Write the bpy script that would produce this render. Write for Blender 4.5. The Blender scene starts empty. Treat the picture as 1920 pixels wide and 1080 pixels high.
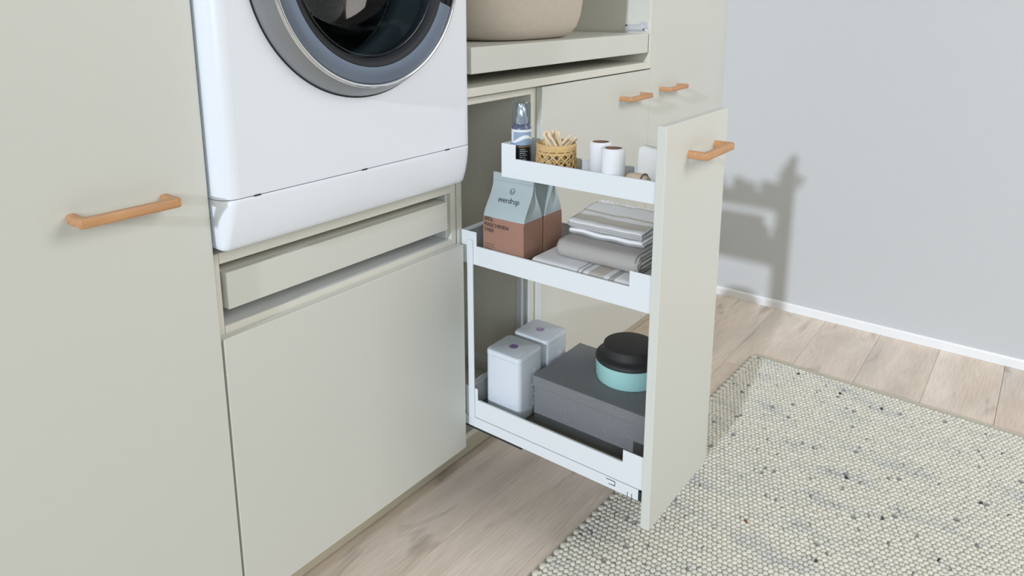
import bpy, bmesh, math, random
from mathutils import Vector, Matrix, noise as mnoise
random.seed(7)
PI = math.pi
COL = bpy.context.scene.collection
sc = bpy.context.scene

# ------------------------------------------------------------------ camera, world, lights, exposure
cam_d = bpy.data.cameras.new('camera'); cam = bpy.data.objects.new('camera', cam_d); COL.objects.link(cam)
cam.location = (-0.5853, -1.0366, 1.166)
YAW, PITCH = math.radians(52.70), math.radians(12.34)
fwd = Vector((math.sin(YAW)*math.cos(PITCH), math.cos(YAW)*math.cos(PITCH), -math.sin(PITCH)))
cam.rotation_euler = fwd.to_track_quat('-Z', 'Y').to_euler()
cam_d.sensor_width = 36; cam_d.lens = 36*1361.8/1920
cam_d.shift_x = 2/1920; cam_d.shift_y = (296-540)/1920
cam_d.clip_start = .02
sc.camera = cam

world = bpy.data.worlds.new('world'); sc.world = world; world.use_nodes = True
bg = world.node_tree.nodes['Background']
bg.inputs[0].default_value = (0.98, 1.0, 0.93, 1); bg.inputs[1].default_value = 0.27

sun_d = bpy.data.lights.new('daylight', 'SUN'); sun_d.energy = 1.75; sun_d.color = (0.80, 0.87, 1.0); sun_d.angle = math.radians(1.6)
sun = bpy.data.objects.new('daylight', sun_d); COL.objects.link(sun)
sun.rotation_euler = Vector((1.22, 0.185, -0.334)).to_track_quat('-Z', 'Y').to_euler()
sun.location = (-4, -1.5, 3)

def area(name, loc, target, size, power, color):
    d = bpy.data.lights.new(name, 'AREA'); d.shape = 'SQUARE'; d.size = size; d.energy = power; d.color = color
    o = bpy.data.objects.new(name, d); COL.objects.link(o); o.location = loc
    o.rotation_euler = (Vector(target)-Vector(loc)).to_track_quat('-Z', 'Y').to_euler()
    return o
area('ceiling_softbox', (1.35, -2.9, 2.5), (0.8, 0, .6), 1.4, 43, (1.0, 0.93, 0.88))
area('front_fill', (-2.0, -2.6, 1.6), (0.8, 0, .5), 1.4, 25, (0.90, 0.98, 1.0))

sc.view_settings.view_transform = 'Standard'; sc.view_settings.look = 'None'
sc.view_settings.gamma = 1; sc.view_settings.use_curve_mapping = False
sc.view_settings.exposure = 0.0

# ------------------------------------------------------------------ materials
def srgb(r, g, b):
    f = lambda c: (c/255/12.92) if c/255 <= .04045 else ((c/255+.055)/1.055)**2.4
    return (f(r), f(g), f(b), 1)

def mat(name, col, rough=.5, metal=0, bump=None, var=None, spec=.5, **kw):
    """bump=(scale,strength,detail[,stretch]); var=(scale,amount) gives slight tonal variation"""
    m = bpy.data.materials.new(name); m.use_nodes = True
    nt = m.node_tree; b = nt.nodes['Principled BSDF']
    b.inputs['Base Color'].default_value = col; b.inputs['Roughness'].default_value = rough
    b.inputs['Metallic'].default_value = metal; b.inputs['Specular IOR Level'].default_value = spec
    for k, v in kw.items(): b.inputs[k.replace('_', ' ')].default_value = v
    tc = nt.nodes.new('ShaderNodeTexCoord')
    if bump:
        n = nt.nodes.new('ShaderNodeTexNoise'); n.inputs['Scale'].default_value = bump[0]; n.inputs['Detail'].default_value = bump[2]
        src = tc.outputs['Object']
        if len(bump) > 3:
            mp = nt.nodes.new('ShaderNodeMapping'); mp.inputs['Scale'].default_value = bump[3]
            nt.links.new(src, mp.inputs[0]); src = mp.outputs[0]
        nt.links.new(src, n.inputs['Vector'])
        bp = nt.nodes.new('ShaderNodeBump'); bp.inputs['Strength'].default_value = bump[1]; bp.inputs['Distance'].default_value = .002
        nt.links.new(n.outputs['Fac'], bp.inputs['Height']); nt.links.new(bp.outputs[0], b.inputs['Normal'])
    if var:
        n2 = nt.nodes.new('ShaderNodeTexNoise'); n2.inputs['Scale'].default_value = var[0]; n2.inputs['Detail'].default_value = 4
        nt.links.new(tc.outputs['Object'], n2.inputs['Vector'])
        mx = nt.nodes.new('ShaderNodeMix'); mx.data_type = 'RGBA'
        c = col; a = var[1]
        mx.inputs['A'].default_value = (c[0]*(1-a), c[1]*(1-a), c[2]*(1-a), 1)
        mx.inputs['B'].default_value = (min(1, c[0]*(1+a)), min(1, c[1]*(1+a)), min(1, c[2]*(1+a)), 1)
        nt.links.new(n2.outputs['Fac'], mx.inputs['Factor']); nt.links.new(mx.outputs['Result'], b.inputs['Base Color'])
    return m

M = {}
M['lacquer'] = mat('beige_lacquer', srgb(213, 215, 208), .38, bump=(900, .03, 2), var=(3, .015))
M['carcass'] = mat('beige_carcass', srgb(222, 221, 211), .5, bump=(700, .04, 2), var=(4, .015))
M['white_in'] = mat('white_melamine', srgb(222, 226, 228), .45)
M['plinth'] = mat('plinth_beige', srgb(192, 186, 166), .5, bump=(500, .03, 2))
M['enamel'] = mat('white_enamel', srgb(234, 240, 248), .26)
M['steel_white'] = mat('white_powder_coated_steel', srgb(226, 231, 234), .35)
M['rail'] = mat('white_rail_steel', srgb(224, 230, 234), .3, metal=.15)
M['dark'] = mat('dark_gap', srgb(38, 42, 44), .6)
M['mat_grey'] = mat('grey_brown_tray_mat', srgb(128, 122, 108), .7, bump=(500, .1, 3))
M['oak'] = None
M['wall'] = mat('white_wall_paint', srgb(196, 198, 198), .85, bump=(260, .06, 4))
M['wall_back'] = M['wall']
M['skirting'] = mat('white_skirting_paint', srgb(232, 234, 234), .45)
M['chrome'] = mat('chrome', srgb(230, 232, 235), .12, metal=1)
M['steel'] = mat('brushed_steel', srgb(196, 200, 204), .3, metal=1)
M['satin'] = mat('satin_silver_plastic', srgb(150, 153, 156), .35, metal=.55)
M['bluegrey'] = mat('blue_grey_metallic', srgb(122, 134, 152), .32, metal=.6, bump=(60, .02, 2))
M['rubber'] = mat('black_rubber', srgb(38, 41, 46), .55, spec=.3)
M['seam'] = mat('pale_grey_seam', srgb(150, 156, 162), .5)
M['grey_rubber'] = mat('grey_gasket', srgb(80, 88, 92), .45)
M['drum'] = None
M['felt'] = mat('beige_felt', srgb(200, 190, 178), .9, bump=(420, .35, 5), var=(90, .06), spec=.2)
M['kraft_blue'] = mat('pale_blue_grey_foil', srgb(176, 190, 192), .42, bump=(45, .25, 3))
M['kraft_copper'] = mat('copper_brown_foil', srgb(160, 122, 104), .46, bump=(45, .25, 3))
M['ink'] = mat('dark_print', srgb(62, 62, 64), .6)
M['cotton_white'] = mat('white_cotton', srgb(238, 239, 240), .9, bump=(600, .12, 4), spec=.15)
M['cotton_taupe'] = mat('taupe_cotton', srgb(206, 200, 190), .9, bump=(600, .12, 4), spec=.15)
M['cotton_grey'] = mat('grey_cotton_stripe', srgb(182, 182, 181), .9, bump=(600, .12, 4), spec=.15)
M['box_felt'] = mat('dark_grey_fabric', srgb(128, 130, 132), .9, bump=(700, .3, 5), var=(320, .22), spec=.15)
M['tin'] = mat('matt_white_plastic', srgb(218, 225, 232), .42)
M['purple'] = mat('purple_badge', srgb(158, 128, 176), .5)
M['purple_dark'] = mat('dark_purple_print', srgb(98, 62, 130), .5)
M['mint'] = mat('mint_enamel', srgb(166, 214, 210), .35)
M['black_lid'] = mat('black_matt_lid', srgb(44, 45, 44), .62)
M['paper'] = mat('white_paper', srgb(232, 233, 236), .8, bump=(300, .1, 3))
M['card'] = mat('brown_cardboard', srgb(128, 100, 84), .85)
M['rattan'] = mat('golden_rattan', srgb(204, 172, 118), .6, bump=(300, .3, 3), var=(120, .18))
M['peg'] = mat('pale_wooden_peg', srgb(226, 208, 178), .6, var=(150, .08))
M['bottle_black'] = mat('black_bottle', srgb(26, 26, 30), .25)
M['bottle_gold'] = mat('gold_line', srgb(176, 150, 104), .4, metal=.5)
M['label_white'] = mat('white_label', srgb(226, 232, 238), .4)
M['label_blue'] = mat('blue_label', srgb(142, 165, 192), .4)
M['navy'] = mat('slate_collar', srgb(84, 96, 116), .3)
M['silver'] = mat('silver_pump', srgb(208, 212, 218), .2, metal=.7)
M['print_pale'] = mat('pale_print', srgb(190, 194, 196), .6)
M['loofah'] = mat('white_loofah', srgb(236, 236, 231), .95, bump=(150, .7, 6), spec=.1)
M['sisal'] = mat('beige_sisal', srgb(216, 198, 172), .9, bump=(260, .7, 4), spec=.1)
M['cord'] = mat('brown_band', srgb(122, 106, 90), .8)
M['zinc'] = mat('nickel_hinge', srgb(226, 228, 232), .35, metal=.35)
M['pin'] = mat('white_screw_cap', srgb(232, 234, 236), .4)

def glassmat(name, col, rough, ior=1.45, alpha=.25):
    m = bpy.data.materials.new(name); m.use_nodes = True; b = m.node_tree.nodes['Principled BSDF']
    b.inputs['Base Color'].default_value = col; b.inputs['Roughness'].default_value = rough
    b.inputs['Transmission Weight'].default_value = 1; b.inputs['IOR'].default_value = ior
    return m
def paneglass(name, tint, gloss):
    m = bpy.data.materials.new(name); m.use_nodes = True; nt = m.node_tree; nt.nodes.clear()
    o = nt.nodes.new('ShaderNodeOutputMaterial'); mx = nt.nodes.new('ShaderNodeMixShader'); t = nt.nodes.new('ShaderNodeBsdfTransparent'); g = nt.nodes.new('ShaderNodeBsdfGlossy'); f = nt.nodes.new('ShaderNodeFresnel')
    t.inputs[0].default_value = tint; g.inputs['Roughness'].default_value = gloss; f.inputs[0].default_value = 1.5
    ge = nt.nodes.new('ShaderNodeNewGeometry'); su = nt.nodes.new('ShaderNodeMath'); su.operation = 'SUBTRACT'; su.inputs[0].default_value = 1; mu = nt.nodes.new('ShaderNodeMath'); mu.operation = 'MULTIPLY'
    nt.links.new(ge.outputs['Backfacing'], su.inputs[1]); nt.links.new(su.outputs[0], mu.inputs[0]); nt.links.new(f.outputs[0], mu.inputs[1]); nt.links.new(mu.outputs[0], mx.inputs[0]); nt.links.new(t.outputs[0], mx.inputs[1]); nt.links.new(g.outputs[0], mx.inputs[2]); nt.links.new(mx.outputs[0], o.inputs[0])
    return m
M['glass'] = paneglass('smoked_glass', (.80, .85, .88, 1), .06)
M['clear'] = paneglass('clear_plastic', (.90, .93, .95, 1), .12)

def wood_handle():
    m = mat('oiled_oak', srgb(196, 144, 98), .42)
    nt = m.node_tree; b = nt.nodes['Principled BSDF']
    tc = nt.nodes.new('ShaderNodeTexCoord'); mp = nt.nodes.new('ShaderNodeMapping'); mp.inputs['Scale'].default_value = (6, 70, 70)
    n = nt.nodes.new('ShaderNodeTexNoise'); n.inputs['Scale'].default_value = 3; n.inputs['Detail'].default_value = 5
    cr = nt.nodes.new('ShaderNodeValToRGB')
    cr.color_ramp.elements[0].position = .3; cr.color_ramp.elements[0].color = srgb(188, 138, 96)
    cr.color_ramp.elements[1].position = .7; cr.color_ramp.elements[1].color = srgb(208, 158, 112)
    nt.links.new(tc.outputs['Object'], mp.inputs[0]); nt.links.new(mp.outputs[0], n.inputs['Vector'])
    nt.links.new(n.outputs['Fac'], cr.inputs[0]); nt.links.new(cr.outputs[0], b.inputs['Base Color'])
    return m
M['oak'] = wood_handle()

def plank_mat():
    m = bpy.data.materials.new('limed_oak_plank'); m.use_nodes = True
    nt = m.node_tree; N = nt.nodes; L = nt.links; b = N['Principled BSDF']; b.inputs['Roughness'].default_value = .55
    tc = N.new('ShaderNodeTexCoord'); oi = N.new('ShaderNodeObjectInfo')
    mul = N.new('ShaderNodeMath'); mul.operation = 'MULTIPLY'; mul.inputs[1].default_value = 37.0; L.new(oi.outputs['Random'], mul.inputs[0])
    comb = N.new('ShaderNodeCombineXYZ'); L.new(mul.outputs[0], comb.inputs[0]); L.new(mul.outputs[0], comb.inputs[1]); 
    add = N.new('ShaderNodeVectorMath'); add.operation = 'ADD'; L.new(tc.outputs['Object'], add.inputs[0]); L.new(comb.outputs[0], add.inputs[1])
    def mapn(scale, sx, sy, det, dist=0):
        mp = N.new('ShaderNodeMapping'); mp.inputs['Scale'].default_value = (sx, sy, 1); L.new(add.outputs[0], mp.inputs[0])
        n = N.new('ShaderNodeTexNoise'); n.inputs['Scale'].default_value = scale; n.inputs['Detail'].default_value = det
        n.inputs['Distortion'].default_value = dist; L.new(mp.outputs[0], n.inputs['Vector']); return n
    n1 = mapn(1.0, 2.2, 11, 5, .8)       # broad cathedral figure
    n2 = mapn(1.0, 14, 260, 6)           # fine grain
    n3 = mapn(1.0, 1.6, 5, 2)            # greyish clouds
    n4 = mapn(1.0, 4.5, 14, 3, .6)       # knots
    cr = N.new('ShaderNodeValToRGB'); e = cr.color_ramp.elements
    e[0].position = .28; e[0].color = srgb(216, 200, 185); e[1].position = .72; e[1].color = srgb(240, 227, 214)
    L.new(n1.outputs['Fac'], cr.inputs[0])
    cg = N.new('ShaderNodeValToRGB'); g = cg.color_ramp.elements
    g[0].position = .35; g[0].color = (.78, .77, .76, 1); g[1].position = .62; g[1].color = (1.05, 1.05, 1.05, 1)
    L.new(n2.outputs['Fac'], cg.inputs[0])
    mx = N.new('ShaderNodeMix'); mx.data_type = 'RGBA'; mx.blend_type = 'MULTIPLY'; mx.inputs['Factor'].default_value = .55
    L.new(cr.outputs[0], mx.inputs['A']); L.new(cg.outputs[0], mx.inputs['B'])
    c3 = N.new('ShaderNodeValToRGB'); c3.color_ramp.elements[0].position = .5; c3.color_ramp.elements[0].color = (0, 0, 0, 1)
    c3.color_ramp.elements[1].position = .75; c3.color_ramp.elements[1].color = (.55, .55, .55, 1); L.new(n3.outputs['Fac'], c3.inputs[0])
    m2 = N.new('ShaderNodeMix'); m2.data_type = 'RGBA'; L.new(c3.outputs[0], m2.inputs['Factor']); L.new(mx.outputs['Result'], m2.inputs['A']); m2.inputs['B'].default_value = srgb(188, 182, 175)
    c4 = N.new('ShaderNodeValToRGB'); c4.color_ramp.elements[0].position = .61; c4.color_ramp.elements[0].color = (0, 0, 0, 1)
    c4.color_ramp.elements[1].position = .76; c4.color_ramp.elements[1].color = (.5, .5, .5, 1); L.new(n4.outputs['Fac'], c4.inputs[0])
    m3 = N.new('ShaderNodeMix'); m3.data_type = 'RGBA'; L.new(c4.outputs[0], m3.inputs['Factor']); L.new(m2.outputs['Result'], m3.inputs['A']); m3.inputs['B'].default_value = srgb(104, 92, 84)
    L.new(m3.outputs['Result'], b.inputs['Base Color'])
    bp = N.new('ShaderNodeBump'); bp.inputs['Strength'].default_value = .12; bp.inputs['Distance'].default_value = .001
    L.new(n2.outputs['Fac'], bp.inputs['Height']); L.new(bp.outputs[0], b.inputs['Normal'])
    return m
M['plank'] = plank_mat()

def rug_mat():
    m = bpy.data.materials.new('wool_yarn'); m.use_nodes = True
    nt = m.node_tree; N = nt.nodes; L = nt.links; b = N['Principled BSDF']; b.inputs['Roughness'].default_value = .95; b.inputs['Specular IOR Level'].default_value = .1
    at = N.new('ShaderNodeAttribute'); at.attribute_name = 'yarn'; L.new(at.outputs['Color'], b.inputs['Base Color'])
    tc = N.new('ShaderNodeTexCoord'); n = N.new('ShaderNodeTexNoise'); n.inputs['Scale'].default_value = 700; n.inputs['Detail'].default_value = 4
    L.new(tc.outputs['Object'], n.inputs['Vector']); bp = N.new('ShaderNodeBump'); bp.inputs['Strength'].default_value = .5; bp.inputs['Distance'].default_value = .002
    L.new(n.outputs['Fac'], bp.inputs['Height']); L.new(bp.outputs[0], b.inputs['Normal'])
    return m
M['yarn'] = rug_mat()
M['rug_base'] = mat('rug_backing', srgb(176, 172, 158), .95, bump=(300, .5, 4), spec=.1)
M['rug_hem'] = mat('rug_hem_wool', srgb(196, 194, 180), .95, bump=(400, .5, 4), spec=.1)

def waffle_mat():
    m = mat('grey_waffle_cotton', srgb(170, 168, 164), .92, spec=.15)
    nt = m.node_tree; N = nt.nodes; L = nt.links; b = N['Principled BSDF']
    uv = N.new('ShaderNodeTexCoord')
    sp = N.new('ShaderNodeSeparateXYZ'); L.new(uv.outputs['UV'], sp.inputs[0])
    outs = []
    for k in (0, 1):
        s = N.new('ShaderNodeMath'); s.operation = 'MULTIPLY'; s.inputs[1].default_value = 2*PI/.0036; L.new(sp.outputs[k], s.inputs[0])
        c = N.new('ShaderNodeMath'); c.operation = 'SINE'; L.new(s.outputs[0], c.inputs[0]); outs.append(c)
    mn = N.new('ShaderNodeMath'); mn.operation = 'MAXIMUM'; L.new(outs[0].outputs[0], mn.inputs[0]); L.new(outs[1].outputs[0], mn.inputs[1])
    bp = N.new('ShaderNodeBump'); bp.inputs['Strength'].default_value = .45; bp.inputs['Distance'].default_value = .001
    L.new(mn.outputs[0], bp.inputs['Height']); L.new(bp.outputs[0], b.inputs['Normal'])
    cr = N.new('ShaderNodeValToRGB'); cr.color_ramp.elements[0].position = 0; cr.color_ramp.elements[0].color = srgb(174, 171, 166)
    cr.color_ramp.elements[1].position = .9; cr.color_ramp.elements[1].color = srgb(190, 186, 181)
    L.new(mn.outputs[0], cr.inputs[0]); L.new(cr.outputs[0], b.inputs['Base Color'])
    return m
M['waffle'] = waffle_mat()
M['piping'] = mat('dark_grey_piping', srgb(92, 94, 98), .8)

def drum_mat():
    m = mat('perforated_steel', srgb(150, 152, 156), .28, metal=1)
    nt = m.node_tree; N = nt.nodes; L = nt.links; b = N['Principled BSDF']
    tc = N.new('ShaderNodeTexCoord'); v = N.new('ShaderNodeTexVoronoi'); v.inputs['Scale'].default_value = 75; v.inputs['Randomness'].default_value = .15
    L.new(tc.outputs['Object'], v.inputs['Vector'])
    cr = N.new('ShaderNodeValToRGB'); cr.color_ramp.elements[0].position = .18; cr.color_ramp.elements[0].color = (.01, .01, .012, 1)
    cr.color_ramp.elements[1].position = .24; cr.color_ramp.elements[1].color = srgb(120, 122, 126)
    L.new(v.outputs['Distance'], cr.inputs[0]); L.new(cr.outputs[0], b.inputs['Base Color'])
    return m
M['drum'] = drum_mat()

# ------------------------------------------------------------------ object helpers
def origin(o):
    v = Vector((0, 0, 0))
    while o is not None: v = v + o.location; o = o.parent
    return v
def obj(name, bm, m, parent=None, smooth=False, loc=None, auto=None):
    """bm holds world coordinates; the object's origin is put at loc (or its parent's origin)"""
    base = origin(parent) if parent is not None else Vector(loc or (0, 0, 0))
    me = bpy.data.meshes.new(name)
    if isinstance(bm, bpy.types.Mesh): me = bm
    else:
        bmesh.ops.recalc_face_normals(bm, faces=bm.faces) if not getattr(bm, 'keep', False) else None
        bm.to_mesh(me); bm.free()
    me.transform(Matrix.Translation(-base))
    ms = m if isinstance(m, (list, tuple)) else [m]
    for x in ms: me.materials.append(x)
    if smooth or auto: me.polygons.foreach_set('use_smooth', [True]*len(me.polygons))
    if auto: me.set_sharp_from_angle(angle=math.radians(auto))
    o = bpy.data.objects.new(name, me); COL.objects.link(o)
    if parent is not None: o.parent = parent
    else: o.location = base
    return o
def thing(name, label, cat, loc, group=None):
    o = bpy.data.objects.new(name, None); COL.objects.link(o); o.location = loc
    o.empty_display_size = .05
    return tag(o, label, cat, group)
def tag(o, label, cat, group=None):
    o['label'] = label; o['category'] = cat
    if group: o['group'] = group
    return o
def struct(name, bm, m, loc=(0, 0, 0)):
    o = obj(name, bm, m, loc=loc); o['kind'] = 'structure'; return o

def box(bm, x0, x1, y0, y1, z0, z1, bev=0, seg=2, mi=0):
    vs = [bm.verts.new((x, y, z)) for z in (z0, z1) for y in (y0, y1) for x in (x0, x1)]
    fs = [bm.faces.new([vs[i] for i in q]) for q in ((0, 2, 3, 1), (4, 5, 7, 6), (0, 1, 5, 4), (2, 6, 7, 3), (0, 4, 6, 2), (1, 3, 7, 5))]
    for f in fs: f.material_index = mi
    if bev: bmesh.ops.bevel(bm, geom=list({e for f in fs for e in f.edges}), offset=bev, segments=seg, affect='EDGES', profile=.5)
    return fs
def B(*a, **k):
    bm = bmesh.new(); box(bm, *a, **k); return bm
def loft(bm, rings, caps=(True, True), mi=None, close=False):
    vr = [[bm.verts.new(p) for p in r] for r in rings]; n = len(vr[0])
    pairs = list(zip(vr, vr[1:])) + ([(vr[-1], vr[0])] if close else [])
    for k, (a, b) in enumerate(pairs):
        for i in range(n):
            f = bm.faces.new((a[i], a[(i+1) % n], b[(i+1) % n], b[i]))
            if mi: f.material_index = mi(k, i)
    if not close:
        if caps[0]: bm.faces.new(vr[0][::-1])
        if caps[1]: bm.faces.new(vr[-1])
    return vr
def circle(cx, cy, z, r, n=32): return [(cx+r*math.cos(2*PI*i/n), cy+r*math.sin(2*PI*i/n), z) for i in range(n)]
def lathe(bm, prof, cx, cy, n=32, caps=(True, True), mi=None):
    loft(bm, [circle(cx, cy, z, max(r, 1e-5), n) for r, z in prof], caps, mi)
def L_(prof, cx, cy, n=32, caps=(True, True)):
    bm = bmesh.new(); lathe(bm, prof, cx, cy, n, caps); return bm
def lathe_y(bm, prof, cx, cz, n=96, caps=(False, False), a0=0, a1=2*PI, close=False):
    """profile of (radius, y) about an axis along y"""
    full = abs(a1-a0-2*PI) < 1e-6
    if full:
        loft(bm, [[(cx+r*math.cos(2*PI*i/n), y, cz+r*math.sin(2*PI*i/n)) for i in range(n)] for r, y in prof], caps, close=close)
    else:
        rings = []
        for i in range(n+1):
            a = a0+(a1-a0)*i/n
            rings.append([(cx+r*math.cos(a), y, cz+r*math.sin(a)) for r, y in prof])
        loft(bm, rings, (True, True))
def rrect(cx, cy, z, hx, hy, rad, n=6):
    pts = []
    for sx, sy, a0 in ((1, 1, 0), (-1, 1, PI/2), (-1, -1, PI), (1, -1, 3*PI/2)):
        for i in range(n+1):
            a = a0+PI/2*i/n
            pts.append((cx+sx*(hx-rad)+rad*math.cos(a), cy+sy*(hy-rad)+rad*math.sin(a), z))
    return pts
def tube(bm, pts, r, n=6, caps=True):
    rings = []
    for i, p in enumerate(pts):
        p = Vector(p); a = Vector(pts[max(i-1, 0)]); b = Vector(pts[min(i+1, len(pts)-1)])
        t = (b-a).normalized(); u = t.cross(Vector((0, 0, 1)))
        if u.length < 1e-3: u = t.cross(Vector((0, 1, 0)))
        u.normalize(); v = t.cross(u)
        rr = r(i/(len(pts)-1)) if callable(r) else r
        rings.append([tuple(p+u*rr*math.cos(2*PI*k/n)+v*rr*math.sin(2*PI*k/n)) for k in range(n)])
    loft(bm, rings, (caps, caps))
def text_mesh(body, size, depth=.0004, align='CENTER', spacing=1.0):
    c = bpy.data.curves.new('t', 'FONT'); c.body = body; c.size = size; c.extrude = depth/2; c.align_x = align
    c.resolution_u = 3; c.space_character = spacing
    o = bpy.data.objects.new('t', c); COL.objects.link(o)
    dg = bpy.context.evaluated_depsgraph_get()
    me = bpy.data.meshes.new_from_object(o.evaluated_get(dg))
    bpy.data.objects.remove(o); bpy.data.curves.remove(c)
    return me

# ------------------------------------------------------------------ the room
XW = 2.12; YB = .60
struct('wall_right', B(XW, XW+.12, -3.6, YB+.12, 0, 2.6), M['wall'], (XW, 0, 0))
struct('wall_back', B(-3.4, XW, YB, YB+.12, 0, 2.6), M['wall'], (0, YB, 0))
fl = struct('floor', B(-3.4, XW, -3.6, YB, -.06, -.0135), M['mat_grey'])
# planks run along x, 185 mm wide, end joints staggered
pw = .185; j = 0; y1 = -.0795 + 4*pw
lengths = {}
while y1 > -2.7:
    y0 = y1-pw; x = -1.9 - random.uniform(0, .9)
    ends = {}
    while x < XW-.001:
        x2 = min(x+random.choice((1.5, 1.8, 2.1)), XW-.001)
        if XW-.001-x2 < .3: x2 = XW-.001
        if x2 > -1.3 and y0 < YB:
            bm = bmesh.new(); box(bm, x+.0003, x2-.0003, y0+.0004, min(y1, YB-.002)-.0004, -.0132, 0, bev=.0009, seg=1)
            cx = (x+x2)/2; cy = (y0+y1)/2
            p = obj('plank', bm, M['plank'], fl)
        x = x2
    y1 = y0
# skirting of the right wall
sk = bmesh.new()
prof = [(XW-.0005, .0005), (XW-.012, .0005), (XW-.012, .028), (XW-.009, .034), (XW-.0005, .034)]
loft(sk, [[(px, yy, pz) for px, pz in prof] for yy in (-3.5, -.0)])
struct('baseboard_right', sk, M['skirting'], (XW, 0, 0))

# ------------------------------------------------------------------ cabinets
ZD0, ZD1 = .105, .621          # lower door
DT = .019                      # door thickness
def handle(parent, x0, x1, yf, z0=.871, z1=.8845, depth=.041, name='handle'):
    """flat oak U handle: two legs and a bar, rounded outer corners"""
    t = .0108; rad = .0035; n = 5
    outer = [(x0, yf)]
    for i in range(n+1):
        a = PI+PI/2*i/n; outer.append((x0+rad+rad*math.cos(a), yf-depth+rad+rad*math.sin(a)))
    for i in range(n+1):
        a = 3*PI/2+PI/2*i/n; outer.append((x1-rad+rad*math.cos(a), yf-depth+rad+rad*math.sin(a)))
    outer.append((x1, yf))
    ir = .003; inner = [(x0+t, yf)]
    inner += [(x0+t, yf-depth+t+ir), (x0+t+ir, yf-depth+t), (x1-t-ir, yf-depth+t), (x1-t, yf-depth+t+ir)]
    inner.append((x1-t, yf))
    bm = bmesh.new()
    # build as strip between matched outer / inner points
    def res(pl, k):
        d = [0]
        for a, b in zip(pl, pl[1:]): d.append(d[-1]+math.dist(a, b))
        out = []
        for s in range(k):
            q = d[-1]*s/(k-1); i = max(j for j in range(len(d)) if d[j] <= q+1e-9); i = min(i, len(pl)-2)
            f = (q-d[i])/(d[i+1]-d[i]); out.append((pl[i][0]+f*(pl[i+1][0]-pl[i][0]), pl[i][1]+f*(pl[i+1][1]-pl[i][1])))
        return out
    # match: leg, corner, bar, corner, leg
    o_seg = [[outer[0], outer[1]], outer[1:n+2], [outer[n+1], outer[n+2]], outer[n+2:2*n+3], [outer[2*n+2], outer[2*n+3]]]
    i_seg = [[inner[0], inner[1]], [inner[1], inner[2]], [inner[2], inner[3]], [inner[3], inner[4]], [inner[4], inner[5]]]
    ks = [2, n+1, 2, n+1, 2]; O = []; I = []
    for so, si, k in zip(o_seg, i_seg, ks):
        a, b = res(so, k), res(si, k)
        if O: a, b = a[1:], b[1:]
        O += a; I += b
    c = .0016
    rings = []
    for (ox, oy), (ix, iy) in zip(O, I):
        d = Vector((ix-ox, iy-oy, 0)); d.normalize()
        po = Vector((ox, oy, 0)); pi = Vector((ix, iy, 0))
        rings.append([tuple(po+d*c+Vector((0, 0, z0))), tuple(pi-d*c*.5+Vector((0, 0, z0))), tuple(pi+Vector((0, 0, z0+c*.5))), tuple(pi+Vector((0, 0, z1-c*.5))),
                      tuple(pi-d*c*.5+Vector((0, 0, z1))), tuple(po+d*c+Vector((0, 0, z1))), tuple(po+Vector((0, 0, z1-c))), tuple(po+Vector((0, 0, z0+c)))])
    loft(bm, rings)
    return obj(name, bm, M['oak'], parent, auto=50)

def panel(name, parent, x0, x1, y0, y1, z0, z1, m=None, bev=.0008):
    return obj(name, B(x0, x1, y0, y1, z0, z1, bev=bev, seg=1), m or M['carcass'], parent)

# left tall cabinet
t = thing('tall_cabinet', 'tall beige cabinet with oak bar handle left of the washing machine', 'cabinet', (-.3, .3, 0), 'tall beige cupboards')
panel('side_panel', t, -.6015, -.5855, .02, .58, .1055, 2.2); panel('side_panel', t, -.0185, -.0025, .02, .58, .1055, 2.2)
panel('bottom_panel', t, -.585, -.0195, .02, .58, .105, .121); panel('top_panel', t, -.585, -.0195, .02, .58, 2.184, 2.2)
panel('back_panel', t, -.585, -.0195, .572, .58, .122, 2.183)
d = panel('door', t, -.6005, -.0025, 0, DT, ZD0, 2.2, M['lacquer'], .0012)
handle(d, -.205, -.066, 0)

# left-most cabinet continues the row outside the photograph's frame
t = thing('tall_cabinet', 'tall beige cabinet at the far left end of the row', 'cabinet', (-.905, .3, 0), 'tall beige cupboards')
panel('side_panel', t, -1.205, -1.19, .02, .58, .1055, 2.2); panel('side_panel', t, -.6205, -.6045, .02, .58, .1055, 2.2)
d = panel('door', t, -1.204, -.6035, 0, DT, ZD0, 2.2, M['lacquer'], .0012)
handle(d, -1.15, -1.007, 0)

# washer housing: side panels, shelf rail, pull-out board, lower door
t = thing('washer_cabinet', 'beige housing cabinet with pull-out board and plain door under the washing machine', 'cabinet', (.3, .3, 0))
panel('side_panel', t, .0005, .017, .02, .58, .106, .7618); panel('side_panel', t, .579, .5952, .02, .58, .106, .7618)
panel('top_panel', t, .0175, .5785, .02, .58, .743, .7618)
panel('divider', t, .0175, .5785, .0212, .58, .618, .634, M['white_in'])
panel('edge_strip', t, .0175, .5785, .0200, .0210, .618, .634, M['carcass'], 0)
panel('bottom_panel', t, .0175, .5785, .02, .58, .106, .122)
panel('back_panel', t, .0175, .5785, .572, .58, .635, .742, M['white_in'])
li = panel('inner_lining', t, .5735, .5788, .032, .57, .6345, .7425, M['white_in'], 0)
pb = panel('pull_out_board', t, .023, .5605, .0315, .5, .6640, .7270, M['carcass'], .001)
panel('front_strip', pb, .023, .5605, .013, .031, .6635, .7275, M['lacquer'], .001)
obj('slide_rail', B(.5612, .5732, .04, .5, .68, .70), M['rail'], t)
panel('door', t, .0015, .598, 0, DT, ZD0, ZD1, M['lacquer'], .0014)

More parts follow.
